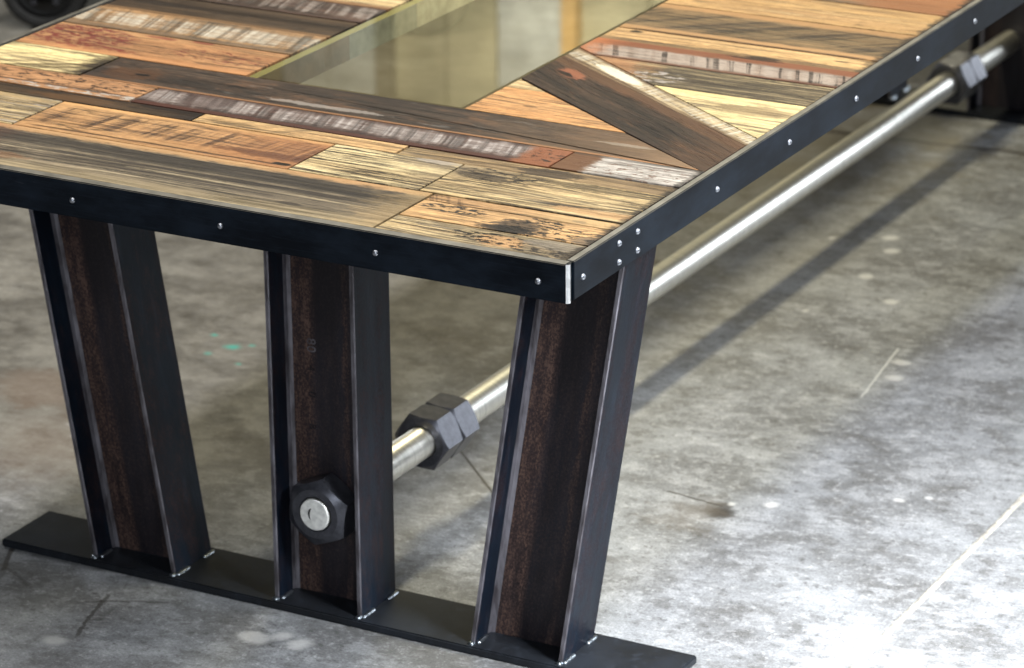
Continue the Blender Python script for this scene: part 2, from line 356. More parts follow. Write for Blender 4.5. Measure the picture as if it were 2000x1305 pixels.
    dk = (0.035, 0.028, 0.022)
    c = seg(c, -1.118, .296, -1.155, .372, .006, dk, .85, .012)
    c = seg(c, -.930, .300, -.885, .160, .005, dk, .7, .03); c = seg(c, -.945, .262, -.83, .318, .004, dk, .55, .03); c = seg(c, -1.12, .31, -1.05, .27, .004, dk, .5, .03)
    c = seg(c, -.795, 1.09, -.36, .66, .0035, dk, .8, .006)
    c = seg(c, -.36, 1.034, -.255, 1.020, .004, dk, .8, .01)
    c = seg(c, -.97, 2.93, -.30, 2.99, .012, dk, .8, .02)
    c = seg(c, -.277, 1.80, -.244, 1.55, .003, (0.55, 0.55, 0.54), .6, .012)
    rough = N.add(.40, N.mul(N.sm(med, .3, .7), .25))
    N.bsdf(c, rough, 0.0, .42, N.bump(N.add(N.add(fin, N.mul(gr, .5)), N.mul(scr, .4)), .25, .003)); return N.m
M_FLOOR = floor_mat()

# ------------------------------------------------------------------ object helpers
def obj(name, bm, mats, parent=None, smooth=False):
    me = bpy.data.meshes.new(name); bm.normal_update(); bm.to_mesh(me); bm.free()
    for m in (mats if isinstance(mats, (list, tuple)) else [mats]): me.materials.append(m)
    if smooth:
        for p in me.polygons: p.use_smooth = True
    o = bpy.data.objects.new(name, me); C.objects.link(o)
    if parent: o.parent = parent
    return o
def link_mesh(name, me, parent, loc=(0, 0, 0), rot=(0, 0, 0)):
    o = bpy.data.objects.new(name, me); C.objects.link(o); o.parent = parent; o.location = loc; o.rotation_euler = rot; return o
def empty(name, loc, label, cat, group=None):
    o = bpy.data.objects.new(name, None); C.objects.link(o); o.location = loc; o['label'] = label; o['category'] = cat
    if group: o['group'] = group
    return o
def prism(poly, z0, z1, bev=0.0, mi=0, bm=None):
    bm = bm or bmesh.new()
    b = [bm.verts.new((x, y, z0)) for x, y in poly]; t = [bm.verts.new((x, y, z1)) for x, y in poly]
    n = len(poly); fs = [bm.faces.new(t), bm.faces.new(b[::-1])]
    for i in range(n): fs.append(bm.faces.new((b[i], b[(i+1) % n], t[(i+1) % n], t[i])))
    for f in fs: f.material_index = mi
    if bev:
        ed = [e for e in bm.edges if all(v in t for v in e.verts)]
        bmesh.ops.bevel(bm, geom=ed, offset=bev, segments=1, affect='EDGES', clamp_overlap=True)
    bmesh.ops.recalc_face_normals(bm, faces=bm.faces[:])
    return bm
def box(x0, x1, y0, y1, z0, z1, bev=0.0, segs=1):
    bm = bmesh.new()
    bmesh.ops.create_cube(bm, size=1.0)
    for v in bm.verts: v.co = Vector(((x0+x1)/2+v.co.x*(x1-x0), (y0+y1)/2+v.co.y*(y1-y0), (z0+z1)/2+v.co.z*(z1-z0)))
    if bev: bmesh.ops.bevel(bm, geom=bm.edges[:], offset=bev, segments=segs, affect='EDGES')
    return bm
def revolve(prof, seg=32, axis='Y', cap0=True, cap1=True, smooth=True):
    """prof: list of (r, a) along the axis"""
    bm = bmesh.new(); rings = []
    for r, a in prof:
        ring = []
        for i in range(seg):
            t = 2*math.pi*i/seg
            ring.append(bm.verts.new((r*math.cos(t), a, r*math.sin(t)) if axis == 'Y' else (r*math.cos(t), r*math.sin(t), a)))
        rings.append(ring)
    for p, q in zip(rings, rings[1:]):
        for i in range(seg):
            f = bm.faces.new((p[i], p[(i+1) % seg], q[(i+1) % seg], q[i])); f.smooth = smooth
    if cap0: bm.faces.new(rings[0][::-1])
    if cap1: bm.faces.new(rings[-1])
    bmesh.ops.recalc_face_normals(bm, faces=bm.faces[:])
    return bm

# ------------------------------------------------------------------ setting: floor
W, L, H, A = 1.223, 3.657, 0.762, 0.051
fl = bmesh.new()
q = [fl.verts.new(p) for p in ((-9, -5, 0), (5, -5, 0), (5, 14, 0), (-9, 14, 0))]; fl.faces.new(q)
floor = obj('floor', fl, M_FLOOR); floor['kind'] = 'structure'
M_FILL = plain('cream_joint_filler', (0.34, 0.315, 0.27), .6, 60)
jb = bmesh.new(); prev = None
for i in range(60):
    y = .50+i*.06; hw = .0055*(.9+.2*random.random()); cx = .152+.0004*math.sin(i*1.3)
    row = [jb.verts.new((cx-hw, y, .0)), jb.verts.new((cx-hw*.5, y, .004)), jb.verts.new((cx+hw*.5, y, .004)), jb.verts.new((cx+hw, y, .0))]
    if prev:
        for k in range(3): jb.faces.new((prev[k], prev[k+1], row[k+1], row[k]))
    prev = row
bmesh.ops.recalc_face_normals(jb, faces=jb.faces[:])
obj('joint_filler', jb, M_FILL, floor, True)

# shop wall at the far end: only its reflection shows in the glass
wall = bpy.data.objects.new('wall', None); C.objects.link(wall); wall.location = (-3.5, 9.6, 0); wall['kind'] = 'structure'
wm = [plain('wall_board_olive', (0.36, 0.33, 0.20), .7, 3), plain('wall_board_tan', (0.44, 0.36, 0.20), .7, 3), plain('wall_board_grey', (0.42, 0.44, 0.40), .7, 3), plain('wall_post_dark', (0.10, 0.09, 0.06), .7, 3), plain('wall_post_ochre', (0.50, 0.30, 0.09), .7, 3)]
wx = -4.5; k = 0; rw = random.Random(3)
while wx < 4.0:
    bw = rw.uniform(.22, .42)
    obj('board', box(wx, wx+bw-.012, -.02, .02, 0, 5.2), wm[rw.choice((0, 0, 1, 2))], wall)
    if k % 3 == 1: obj('post', box(wx-.04, wx+.03, -.09, -.022, 0, 5.2), wm[3 if k % 2 else 4], wall)
    wx += bw; k += 1
# ------------------------------------------------------------------ the table
table = empty('dining_table', (0, 0, 0), 'long plank-topped table with glass strip, riveted dark steel rim and I-beam legs on concrete', 'table')
HX0, HX1, HY0, HY1 = -.797, -.440, .5275, L-.5275
# deck below the planks (four boards round the opening): seen only as the dark seams
dk = bmesh.new()
for x0, x1, y0, y1 in ((-W+.012, -.012, .017, HY0-.003), (-W+.012, -.012, HY1+.003, L-.017), (-W+.012, HX0-.003, HY0-.003, HY1+.003), (HX1+.003, -.012, HY0-.003, HY1+.003)):
    prism([(x0, y0), (x1, y0), (x1, y1), (x0, y1)], H-.047, H-.0135, 0, 0, dk)
obj('substrate', dk, M_DECK, table)

def plank(poly, mat, rot=0.0, dz=None):
    """one board of the top; poly in table coordinates, origin at its middle"""
    cx = (min(p[0] for p in poly)+max(p[0] for p in poly))/2; cy = (min(p[1] for p in poly)+max(p[1] for p in poly))/2
    ca, sa = math.cos(-rot), math.sin(-rot)
    loc = [((x-cx)*ca-(y-cy)*sa, (x-cx)*sa+(y-cy)*ca) for x, y in poly]
    bm = prism(loc, -.012, 0, .0004)
    o = obj('plank', bm, mat if not callable(mat) else mat((cx, cy, 0)), table)
    o.location = (cx, cy, H-.0012+(random.uniform(-.0009, .0004) if dz is None else dz)); o.rotation_euler = (0, 0, rot)
    return o
G = .0018
def rect(x0, x1, y0, y1): return [(x0+G, y0+G), (x1-G, y0+G), (x1-G, y1-G), (x0+G, y1-G)]
XL, XR = -W+.0115, -.0115
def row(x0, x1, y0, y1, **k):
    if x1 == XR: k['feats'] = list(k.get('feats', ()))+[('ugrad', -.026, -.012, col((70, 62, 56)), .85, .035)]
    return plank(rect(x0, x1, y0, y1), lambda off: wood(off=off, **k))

SL = math.tan(R(55))     # saw-mark lean
Y0, YA2, YA1, YA, YB, YC, YD, YE = .0165, .0790, .1475, .1748, .3010, .3400, .4175, .5262
# --- row A
row(XL, -.2855, Y0, YA, light=col((186, 168, 138)), mid=col((134, 121, 103)), dark=col((80, 72, 66)), gu=1.6, gv=95, contrast=.42, wave=.006,
    streak=[(col((70, 62, 58)), .85, 1.2, 82, .48, .60), (col((214, 196, 158)), .8, 1.2, 100, .52, .63)],
    feats=[('band', .156, .19, .005, .016, ORANGE, .9), ('band', .112, .154, .012, .03, col((86, 78, 70)), .8), ('band', .0, .045, .02, .02, CREAM, .28),
           ('ell', -.895, .055, .05, .013, RUST, .6, .9), ('ell', -.43, .052, .02, .006, DGREY, .7, .8), ('ugrad', -.90, -1.0, col((170, 110, 80)), .35, .1), ('ugrad', -.37, -.29, STRAW, .45, .12), ('line', .101, -.75, -.32, .004, DGREY, .6)])
row(-.2855, XR, YA1, YA, light=ORANGE, mid=ORANGE, dark=TAN, gv=60, contrast=.6, saw=[(BROWN, .5, .5, 160, .5, .62, .145, .18, .006, .45, .6)], feats=[('ell', -.065, .158, .012, .005, DGREY, .8, .8), ('ugrad', -.2, -.05, STRAW, .5, .1)])
row(-.2855, XR, YA2, YA1, light=col((240, 196, 124)), mid=ORANGE, dark=TAN, gv=55, contrast=.7,
    feats=[('flake', -.23, .128, .05, .016, DGREY, .5, .56), ('ell', -.125, .105, .040, .026, DGREY, .8, 1.4), ('ell', -.135, .09, .045, .014, BLACK, .8, 1.6), ('flake', -.10, .10, .05, .05, BLACK, .53, .57), ('flake', -.03, .10, .06, .03, DGREY, .52, .57), ('ell', -.02, .09, .02, .02, GREY, .7, 1.)])
row(-.2855, XR, Y0, YA2, light=CREAM, mid=STRAW, dark=GREY, gv=80, contrast=.6, streak=[(DGREY, .9, 5, 150, .50, .60), (WHITE, .5, 4, 120, .52, .66)],
    feats=[('ell', -.115, .045, .035, .022, ORANGE, .9, 1.), ('flake', -.12, .05, .08, .02, BLACK, .50, .55), ('flake', -.05, .035, .05, .02, DGREY, .51, .56), ('ell', -.045, .062, .05, .016, col((170, 158, 140)), .8, .8), ('ugrad', -.02, -.01, ORANGE, .4, .02)])
# --- row B
row(XL, -.9595, YA, YB, light=CREAM, mid=STRAW, dark=GREY, gv=70, contrast=.5, streak=[(DGREY, .8, 3, 110, .50, .6), (WHITE, .8, 3, 140, .52, .62)])
row(-.9595, -.5105, YA, YB, light=ORANGE, mid=ORANGE, dark=ORANGE2, gv=40, contrast=.7, rough=.36,
    saw=[(col((104, 78, 58)), .85, -.16, 78, .48, .62, .212, .276, .009, .18, .42), (col((84, 62, 54)), .8, -.16, 34, .53, .66, .208, .270, .010, .25, .5), (col((112, 84, 60)), .6, -.16, 170, .52, .64, .215, .28, .008, .25, .5)],
    feats=[('ugrad', -.70, -.54, col((176, 112, 60)), .45, .15), ('line', .1875, -.95, -.52, .0035, BROWN, .8), ('ell', -.56, .217, .10, .014, col((120, 72, 50)), .6, 1.), ('ell', -.530, .191, .017, .006, BLACK, .95, .6), ('band', .29, .31, .004, .01, col((240, 188, 112)), .6)])
row(-.5105, -.3105, YA, YB, light=col((244, 226, 172)), mid=CREAM, dark=STRAW, gv=60, contrast=.7, streak=[(DGREY, .95, 4.5, 105, .49, .58), (BLACK, .6, 6, 200, .55, .62)],
    feats=[('ell', -.36, .285, .05, .02, GREY, .55, 1.2), ('ell', -.345, .292, .035, .008, WHITE, .6, 1.), ('ugrad', -.37, -.31, GREY, .35, .1)])
row(-.3105, XR, YA, YB, light=CREAM, mid=STRAW, dark=GREY, gv=85, contrast=.6, streak=[(DGREY, .85, 3.5, 120, .49, .59), (OLIVE, .5, 3, 60, .5, .62)],
    feats=[('flake', -.24, .275, .07, .03, DGREY, .52, .60), ('ell', -.05, .195, .08, .014, ORANGE, .7, 1.), ('ell', -.26, .262, .045, .012, DGREY, .7, 1.4), ('ell', -.10, .285, .10, .014, OLIVE, .6, 1.2)])
# --- row C (narrow)
row(XL, -.7470, YB, YC, light=OLIVE, mid=BROWN, dark=DBROWN, gv=40, contrast=.7, feats=[('ell', -.80, .333, .06, .010, DBROWN, .7, 1.), ('ugrad', -.80, -.75, DBROWN, .7, .05), ('ell', -.95, .318, .08, .014, col((140, 104, 60)), .6, .8)])
row(-.7470, -.4170, YB, YC, light=col((234, 190, 122)), mid=STRAW, dark=TAN, gv=45, contrast=.6, saw=[(OLIVE, .55, -.9, 60, .52, .64, .30, .35, .006, .35, .55)])
row(-.4170, XR, YB, YC, light=STRAW, mid=GREY, dark=OLIVE, gv=70, contrast=.5, streak=[(DGREY, .8, 3, 120, .48, .6)], feats=[('ugrad', -.40, -.36, TAN, .2, .1), ('ell', -.19, .318, .05, .02, DGREY, .7, 1.)])
# --- row D
row(XL, -.8760, YC, YD, light=col((220, 170, 112)), mid=col((200, 148, 96)), dark=RUST, gv=60, contrast=.7, feats=[('flake', -1.0, .385, .25, .03, BROWN, .53, .60), ('flake', -.95, .352, .25, .010, WHITE, .50, .56), ('line', .360, -1.2, -.88, .003, BROWN, .8)])
row(-.8760, -.2055, YC, YD, light=col((132, 104, 92)), mid=PURP, dark=col((84, 62, 56)), gv=60, contrast=.6,
    saw=[(col((186, 174, 168)), .85, .25, 62, .28, .56, .362, .408, .009, .0, .2), (col((222, 214, 210)), .55, .25, 150, .46, .66, .366, .404, .006, .2, .45), (col((60, 48, 46)), .6, .25, 85, .48, .66, .352, .416, .006, .2, .42)],
    feats=[('band', .338, .353, .003, .012, col((120, 72, 54)), .8), ('ugrad', -.275, -.255, col((176, 112, 62)), .95, .03), ('ell', -.78, .39, .05, .03, PURP, .5, .9), ('flake', -.24, .38, .05, .03, DGREY, .56, .62)])
row(-.2055, XR, YC, YD, light=col((218, 212, 204)), mid=col((202, 194, 186)), dark=col((170, 160, 150)), gv=90, contrast=.7, weather=.35,
    feats=[('ugrad', -.150, -.165, col((140, 96, 50)), .97, .035), ('flake', -.07, .37, .12, .03, col((150, 110, 84)), .55, .62), ('band', .408, .42, .002, .005, DGREY, .5), ('line', .40, -.15, -.02, .003, col((120, 100, 90)), .7)])
# --- row E
def dl(x): return .699-.6636*(x+.442)
def du(x): return .826-.6595*(x+.435)
def d1(x): return .876-.690*(x+.434)
row(XL, -1.017, YD, YE, light=PALEY, mid=PALEY, dark=CREAM, gv=30, contrast=.8, saw=[(col((128, 110, 72)), .9, -1.12, 24, .52, .62, .42, .53, .01, .0, .2)], feats=[('ugrad', -1.06, -1.015, DBROWN, .9, .07)])
plank([(-1.017+G, YD+G), (XR-G, YD+G), (XR-G, dl(XR)+.0005), ((.6985-YE)/.6636-.442-.0005, YE-G), (-1.017+G, YE-G)],
      lambda off: wood(light=col((122, 102, 84)), mid=col((92, 76, 65)), dark=col((62, 54, 50)), off=off, gu=5, gv=60, contrast=.6, wave=.02,
        blotch=[(col((150, 112, 78)), .6, 9, 30, .52, .68), (col((150, 146, 142)), .55, 14, 60, .60, .70)],
        feats=[('ell', -.95, .46, .05, .03, col((120, 84, 50)), .75, .9), ('ell', -.935, .462, .014, .005, BLACK, .95, .5), ('ugrad', -.45, -.15, col((160, 128, 92)), .55, .3), ('ugrad', -.18, -.06, col((178, 146, 106)), .5, .15), ('band', .417, .4245, .003, .004, col((206, 150, 90)), .7), ('ell', -.62, .445, .10, .008, WHITE, .5, 1.3), ('ell', -.16, .475, .05, .006, col((190, 176, 156)), .6, 1.2), ('ugrad', -1.0, -1.03, DBROWN, .5, .05)]))
# --- boards left of the glass
XH0 = HX0-.0015
row(XL, XH0, YE, .6503, light=col((216, 168, 106)), mid=col((204, 150, 92)), dark=col((178, 126, 76)), gu=2.2, gv=34, contrast=.6, wave=.03,
    feats=[('flake', -1.14, .60, .10, .05, RED, .46, .54), ('flake', -1.10, .55, .10, .014, RED, .46, .53), ('flake', -.88, .59, .09, .03, RED, .54, .60), ('ell', -1.02, .64, .03, .006, RED, .7, .6), ('ell', -.95, .645, .022, .006, RED, .7, .6), ('band', .52, .548, .010, .01, col((224, 162, 92)), .6)])
row(XL, XH0, .6503, .7570, light=col((206, 164, 106)), mid=col((176, 138, 92)), dark=GREY, gv=60, contrast=.6,
    saw=[(col((214, 204, 184)), .85, .22, 58, .36, .62, .676, .738, .008, .05, .3), (col((232, 224, 206)), .6, .22, 120, .46, .66, .68, .735, .008, .2, .45), (col((92, 84, 74)), .65, .22, 70, .53, .65, .66, .752, .006, .2, .42)], feats=[('band', .650, .668, .004, .01, GREY, .5)])
row(XL, XH0, .7570, .8490, light=col((128, 104, 76)), mid=col((104, 86, 66)), dark=DGREY, gv=46, gu=2, contrast=.6, wave=.02, feats=[('band', .80, .822, .006, .02, DBROWN, .6), ('band', .755, .768, .003, .006, col((190, 146, 90)), .5)])
row(XL, XH0, .8490, .9350, light=col((150, 118, 98)), mid=PURP, dark=DGREY, gv=60, contrast=.6, saw=[(col((184, 172, 162)), .8, .25, 64, .40, .62, .87, .925, .008, .1, .4), (DGREY, .7, .12, 60, .53, .65, .86, .93, .006, .2, .42)])
row(XL, XH0, .9350, 1.0050, light=CREAM, mid=STRAW, dark=GREY, gv=60, contrast=.6, feats=[('band', .93, .95, .004, .01, RUST, .8)])
# --- boards right of the glass
XH1 = HX1+.0015
plank([(XH1+G, YE+G), ((.6985-YE)/.6636-.442-.003, YE+G), ((.6985-.649)/.6636-.442-.003, .649), (XH1+G, .649)],
      lambda off: wood(light=col((238, 182, 104)), mid=col((226, 164, 88)), dark=ORANGE, off=off, gv=26, contrast=.7, rough=.36, saw=[(BROWN, .6, .30, 120, .56, .66, .56, .62, .012, .5, .62)], feats=[('ell', -.36, .578, .012, .004, BROWN, .6, .9)]))
plank([(XH1+G, .6515), ((.6985-.6515)/.6636-.442-.003, .6515), (XH1+G, dl(XH1)-.003)], lambda off: wood(light=CREAM, mid=STRAW, dark=TAN, off=off, gv=60, streak=[(BROWN, .7, 4, 120, .52, .62)]))
ROT = -math.atan(.6615)
plank([(XH1+G, dl(XH1)+.001), (XR-G, dl(XR)+.0015), (XR-G, du(XR)-.001), (XH1+G, du(XH1)-.001)],
      lambda off: wood(light=col((112, 88, 68)), mid=col((84, 66, 54)), dark=col((56, 48, 44)), gu=5, gv=75, contrast=.6, wave=.016,
        blotch=[(col((140, 100, 62)), .7, 7, 40, .54, .68)], streak=[(col((150, 130, 110)), .5, 9, 130, .58, .68), (BLACK, .7, 6, 90, .53, .63)],
        feats=[('band', .030, .058, .006, .02, col((138, 100, 64)), .7), ('ell', -.20, .020, .035, .016, col((190, 120, 76)), .8, .9), ('ell', -.205, .012, .024, .006, BLACK, .9, .9), ('ugrad', .10, .24, col((126, 92, 60)), .5, .2)]), ROT)
plank([(XH1+G, du(XH1)+.0015), (XR-G, du(XR)+.0015), (XR-G, d1(XR)-.001), (XH1+G, d1(XH1)-.001)],
      lambda off: wood(light=col((214, 194, 150)), mid=col((190, 166, 122)), dark=col((150, 122, 84)), gv=60, contrast=.6,
        saw=[(col((226, 220, 204)), .7, .12, 160, .45, .58, -.012, .014, .005, .3, .5)], feats=[('ell', -.11, .0, .07, .012, col((240, 232, 210)), .85, .7), ('band', -.035, -.013, .003, .008, col((120, 84, 54)), .5), ('band', .013, .035, .003, .006, col((130, 92, 54)), .7)]), -math.atan(.675))
def xd(y): return -.434-(y-.876)/.690
plank([(xd(.7515)+.003, .7515), (XR-G, d1(XR)+.002), (XR-G, .7515)], lambda off: wood(light=PALEY, mid=CREAM, dark=STRAW, off=off, gv=60, contrast=.7, streak=[(GREY, .8, 4, 90, .52, .62)],
      feats=[('ell', -.07, .70, .06, .025, col((170, 146, 104)), .6, 1.2), ('band', .74, .76, .002, .01, col((246, 226, 150)), .5)]))
plank([(xd(.754)+.003, .754), (XR-G, .754), (XR-G, .8525), (xd(.8525)+.003, .8525)], lambda off: wood(light=CREAM, mid=col((158, 140, 112)), dark=DGREY, off=off, gu=2, gv=100, contrast=.45, streak=[(DGREY, .85, 2.5, 105, .46, .56), (CREAM, .7, 3, 170, .55, .63)],
      feats=[('ugrad', -.26, -.35, col((214, 154, 92)), .7, .12), ('flake', -.27, .79, .05, .03, WHITE, .5, .58)]))
plank([(xd(.855)+.003, .855), (XR-G, .855), (XR-G, .9405), (XH1+G, .9405), (XH1+G, d1(XH1)+.002)], lambda off: wood(light=col((192, 172, 154)), mid=col((170, 146, 128)), dark=col((140, 110, 92)), off=off, gv=60, contrast=.6,
      saw=[(col((196, 182, 168)), .85, .4, 34, .30, .6, .862, .912, .006, .0, .2), (col((84, 70, 62)), .9, .4, 70, .53, .62, .860, .914, .005, .2, .4)],
      feats=[('band', .915, .945, .004, .012, col((164, 100, 52)), .92), ('ugrad', -.37, -.44, col((206, 130, 60)), .85, .1), ('ell', -.18, .936, .05, .004, BLACK, .8, .8), ('band', .850, .861, .002, .008, col((150, 92, 56)), .6)]))
row(XH1, XR, .9415, 1.0090, light=col((240, 204, 134)), mid=col((226, 180, 108)), dark=TAN, gv=50, contrast=.7, feats=[('band', .94, .958, .004, .012, col((140, 110, 74)), .7), ('line', .956, -.43, -.02, .002, DGREY, .7), ('ell', -.40, .998, .012, .006, BLACK, .9, .6), ('ell', -.06, .985, .012, .004, DGREY, .8, .6), ('line', .948, -.43, -.02, .0015, BLACK, .6), ('ell', -.17, .948, .03, .007, DBROWN, .8, 1.)])
row(XH1, XR, 1.0090, 1.1640, light=col((186, 152, 98)), mid=col((150, 128, 92)), dark=OLIVE, gv=46, contrast=.6, saw=[(DGREY, .8, -.9, 26, .46, .60, 1.03, 1.135, .02, .15, .45), (BLACK, .6, -.9, 70, .50, .62, 1.03, 1.13, .02, .3, .55)], feats=[('band', 1.005, 1.03, .006, .016, col((214, 168, 102)), .8), ('band', 1.14, 1.17, .006, .02, col((206, 160, 94)), .8), ('line', 1.012, -.43, -.02, .003, BROWN, .8)])
row(XH1, XR, 1.1640, 1.2880, light=col((226, 186, 112)), mid=col((206, 162, 92)), dark=TAN, gv=40, contrast=.6, streak=[(BROWN, .6, 2, 80, .53, .66), (CREAM, .5, 2, 110, .54, .66)])
row(XH1, XR, 1.2880, 1.4100, light=col((190, 160, 118)), mid=col((160, 130, 92)), dark=GREY, gv=55, contrast=.6, streak=[(DGREY, .6, 3, 90, .52, .64)], feats=[('ugrad', -.22, -.12, col((190, 128, 64)), .8, .1)])
# --- the rest of the top, out beyond the top of the picture
pal = [(STRAW, GREY, DGREY), (ORANGE, ORANGE2, RUST), (CREAM, STRAW, GREY), (GREY, BROWN, DBROWN), (TAN, OLIVE, DGREY)]
gm = [wood(light=a, mid=b, dark=c, gv=60, streak=[(DGREY, .7, 3, 100, .5, .62)]) for a, b, c in pal]
def fill(x0, x1, y0, y1, k=0):
    y = y0
    while y < y1-.02:
        h = min(random.uniform(.07, .13), y1-y)
        if y1-y-h < .03: h = y1-y
        plank(rect(x0, x1, y, y+h), gm[k % 5]); k += 1; y += h
fill(XL, XH0, 1.0050, L-YE); fill(XH1, XR, 1.4100, L-YE, 2)
y = L-YE
for k, yb in enumerate((L-YD, L-YC, L-YB, L-YA, L-Y0)):
    xs = -.3-.17*((k*2) % 5)
    plank(rect(XL, xs, y, yb), gm[k % 5]); plank(rect(xs, XR, y, yb), gm[(k+2) % 5]); y = yb

# --- rim: four blackened flat bars on edge
RIVY = H-.0272
def rivet_mesh():
    return revolve([(.0001, -.0038), (.0019, -.0034), (.0034, -.0022), (.0042, -.0006), (.0044, .001)], 14, 'Y', True, False)
rv = rivet_mesh(); rme = bpy.data.meshes.new('rivet'); rv.to_mesh(rme); rv.free(); rme.materials.append(M_RIVET)
def rim_bar(x0, x1, y0, y1, mats, bev=.0012):
    bm = box(x0, x1, y0, y1, H-A, H, bev, 2)
    bm.normal_update()
    for f in bm.faces:
        if f.normal.z > .9: f.material_index = 1
    return obj('rim_bar', bm, mats, table)
front = rim_bar(-W, -.0032, 0.0, .0160, [M_APRON, M_RIMTOP])
# the front bar ends in a ground, bare chamfer at the corner
cb = prism([(-.0029, .0004), (-.0006, .0022), (.0012, .0046), (.0012, .0052), (-.0029, .0156)], H-A+.0002, H-.0003)
for f in cb.faces:
    f.material_index = 0
    if f.normal.y < -.2 and f.normal.x > .2: f.material_index = 1
obj('bar_end', cb, [M_APRON, M_BRIGHT], front)
right = rim_bar(-.0108, 0.0, .0163, L-.0165, [M_APRON, M_RIMTOP])
left = rim_bar(-W, -W+.0108, .0163, L-.0165, [M_APRON, M_RIMTOP])
far = rim_bar(-W, 0, L-.0160, L, [M_APRON, M_RIMTOP])
for k in range(6): link_mesh('rivet', rme, front, (-.041-.2313*k, 0, RIVY))
for k in range(6): link_mesh('rivet', rme, far, (-.041-.2313*k, L, RIVY), (0, 0, math.pi))
def side_rivets(par, x, rz):
    ys = [.0397]+[.4286+.2351*k for k in range(13)]
    for yy in ys: link_mesh('rivet', rme, par, (x, yy, RIVY), (0, 0, rz))
    for yc in (.139, L-.191):
        for dy in (0, .052):
            for zz in (H-.0141, H-.0393): link_mesh('rivet', rme, par, (x, yc+dy, zz), (0, 0, rz))
side_rivets(right, 0, math.pi/2); side_rivets(left, -W, -math.pi/2)

# --- opening: lining boards and the glass
lin = [plain('raw_brown_lining', (0.115, 0.085, 0.066), .6), plain('blue_grey_lining', (0.17, 0.19, 0.19), .55), plain('pale_lining', (0.36, 0.36, 0.32), .55)]
def lining(x0, x1, y0, y1, m): obj('lining_board', box(x0, x1, y0, y1, H-A, H-.0125), m, table)
cuts = [HY0, .815, 1.022, 1.35, 1.9, 2.5, HY1]
for i, (a, b) in enumerate(zip(cuts, cuts[1:])):
    lining(HX0-.006, HX0, a+.0005, b-.0005, lin[(0, 1, 2, 2, 1, 0)[i]]); lining(HX1, HX1+.006, a+.0005, b-.0005, M_DECK)
lining(HX0, HX1, HY0-.006, HY0, M_DECK); lining(HX0, HX1, HY1, HY1+.006, M_DECK)
gb = box(HX0+.0018, HX1-.0028, HY0+.0030, HY1-.003, H-.0115, H-.0025, .0006)
gb.normal_update()
for f in gb.faces:
    if f.normal.x < -.9: f.material_index = 1
gl = obj('glass_pane', gb, [M_GLASS, M_GEDGE], table)

# --- legs, base plates, rod: the near end, and its twin at the far end
LY0, LY1, LYC = .3800, .4810, .4305
Z0 = .0127; ZT = H-A+.004
def beam_mesh(lean):
    """rolled wide-flange beam cut to stand at a lean; x across the web, y = flange depth"""
    hw, tf, tw, fil = .0745, .0075, .0062, .008
    hd = (LY1-LY0)/2
    e = .0022
    prof = []
    def fl_out(sx):
        return [(sx*hw, -hd+e), (sx*(hw-.0012), -hd), (sx*(hw-tf+.0012), -hd), (sx*(hw-tf), -hd+e)]
    pts = []
    # walk round the I-section counter-clockwise, starting front left outer
    pts += [(-hw, -hd+e), (-hw+.0012, -hd), (-hw+tf-.0012, -hd), (-hw+tf, -hd+e)]
    pts += [(-hw+tf, -tw/2-fil), (-hw+tf+fil*.3, -tw/2-fil*.3), (-hw+tf+fil, -tw/2)]
    pts += [(hw-tf-fil, -tw/2), (hw-tf-fil*.3, -tw/2-fil*.3), (hw-tf, -tw/2-fil)]
    pts += [(hw-tf, -hd+e), (hw-tf+.0012, -hd), (hw-.0012, -hd), (hw, -hd+e)]
    pts += [(-x, -y) for x, y in pts]
    bm = bmesh.new(); rings = []
    for z in (Z0, .2, .4, .6, ZT):
        rings.append([bm.verts.new((x+lean*(z-Z0), y, z)) for x, y in pts])
    n = len(pts)
    for r, s in zip(rings, rings[1:]):
        for i in range(n):
            f = bm.faces.new((r[i], r[(i+1) % n], s[(i+1) % n], s[i]))
            x0, y0 = pts[i]; x1, y1 = pts[(i+1) % n]
            if abs(y0+y1)/2 > hd-e*.9: f.material_index = 2
            elif abs(y0-y1) > 1e-5 and abs(x0-x1) > 1e-5 and abs(y0) <= tw/2+fil and abs(y1) <= tw/2+fil: f.material_index = 2 if x0 < 0 else 1  # only left fillets take the painted highlight
            elif abs(y0) <= tw/2+fil and abs(y1) <= tw/2+fil: f.material_index = 1
    bm.faces.new(rings[0]); bm.faces.new(rings[-1])
    bmesh.ops.recalc_face_normals(bm, faces=bm.faces[:])
    return bm
def weld(length, r=.0042):
    """short lumpy weld bead along y"""
    bm = bmesh.new(); n = max(4, int(length/.0032)); prev = None; rr = random.Random(int(length*1e5))
    for i in range(n+1):
        t = i/n; k = r*(.55+.45*math.sin(math.pi*min(1, max(0, t*.9+.05)))**.4)*(1+.14*math.sin(i*2.3)+.10*rr.random())
        ring = [bm.verts.new((k*math.cos(a), t*length, max(0.0, k*.9*math.sin(a)))) for a in [math.pi*j/6 for j in range(7)]]
        if prev:
            for j in range(6): bm.faces.new((prev[j], prev[j+1], ring[j+1], ring[j]))
        else: bm.faces.new(ring)
        prev = ring
    bm.faces.new(prev[::-1]); bmesh.ops.recalc_face_normals(bm, faces=bm.faces[:])
    me = bpy.data.meshes.new('weld_bead'); bm.to_mesh(me); bm.free(); me.materials.append(M_WELD)
    for p in me.polygons: p.use_smooth = True
    return me
WLONG, WMID, WDOT = weld(.032), weld(.028), weld(.009, .0050)
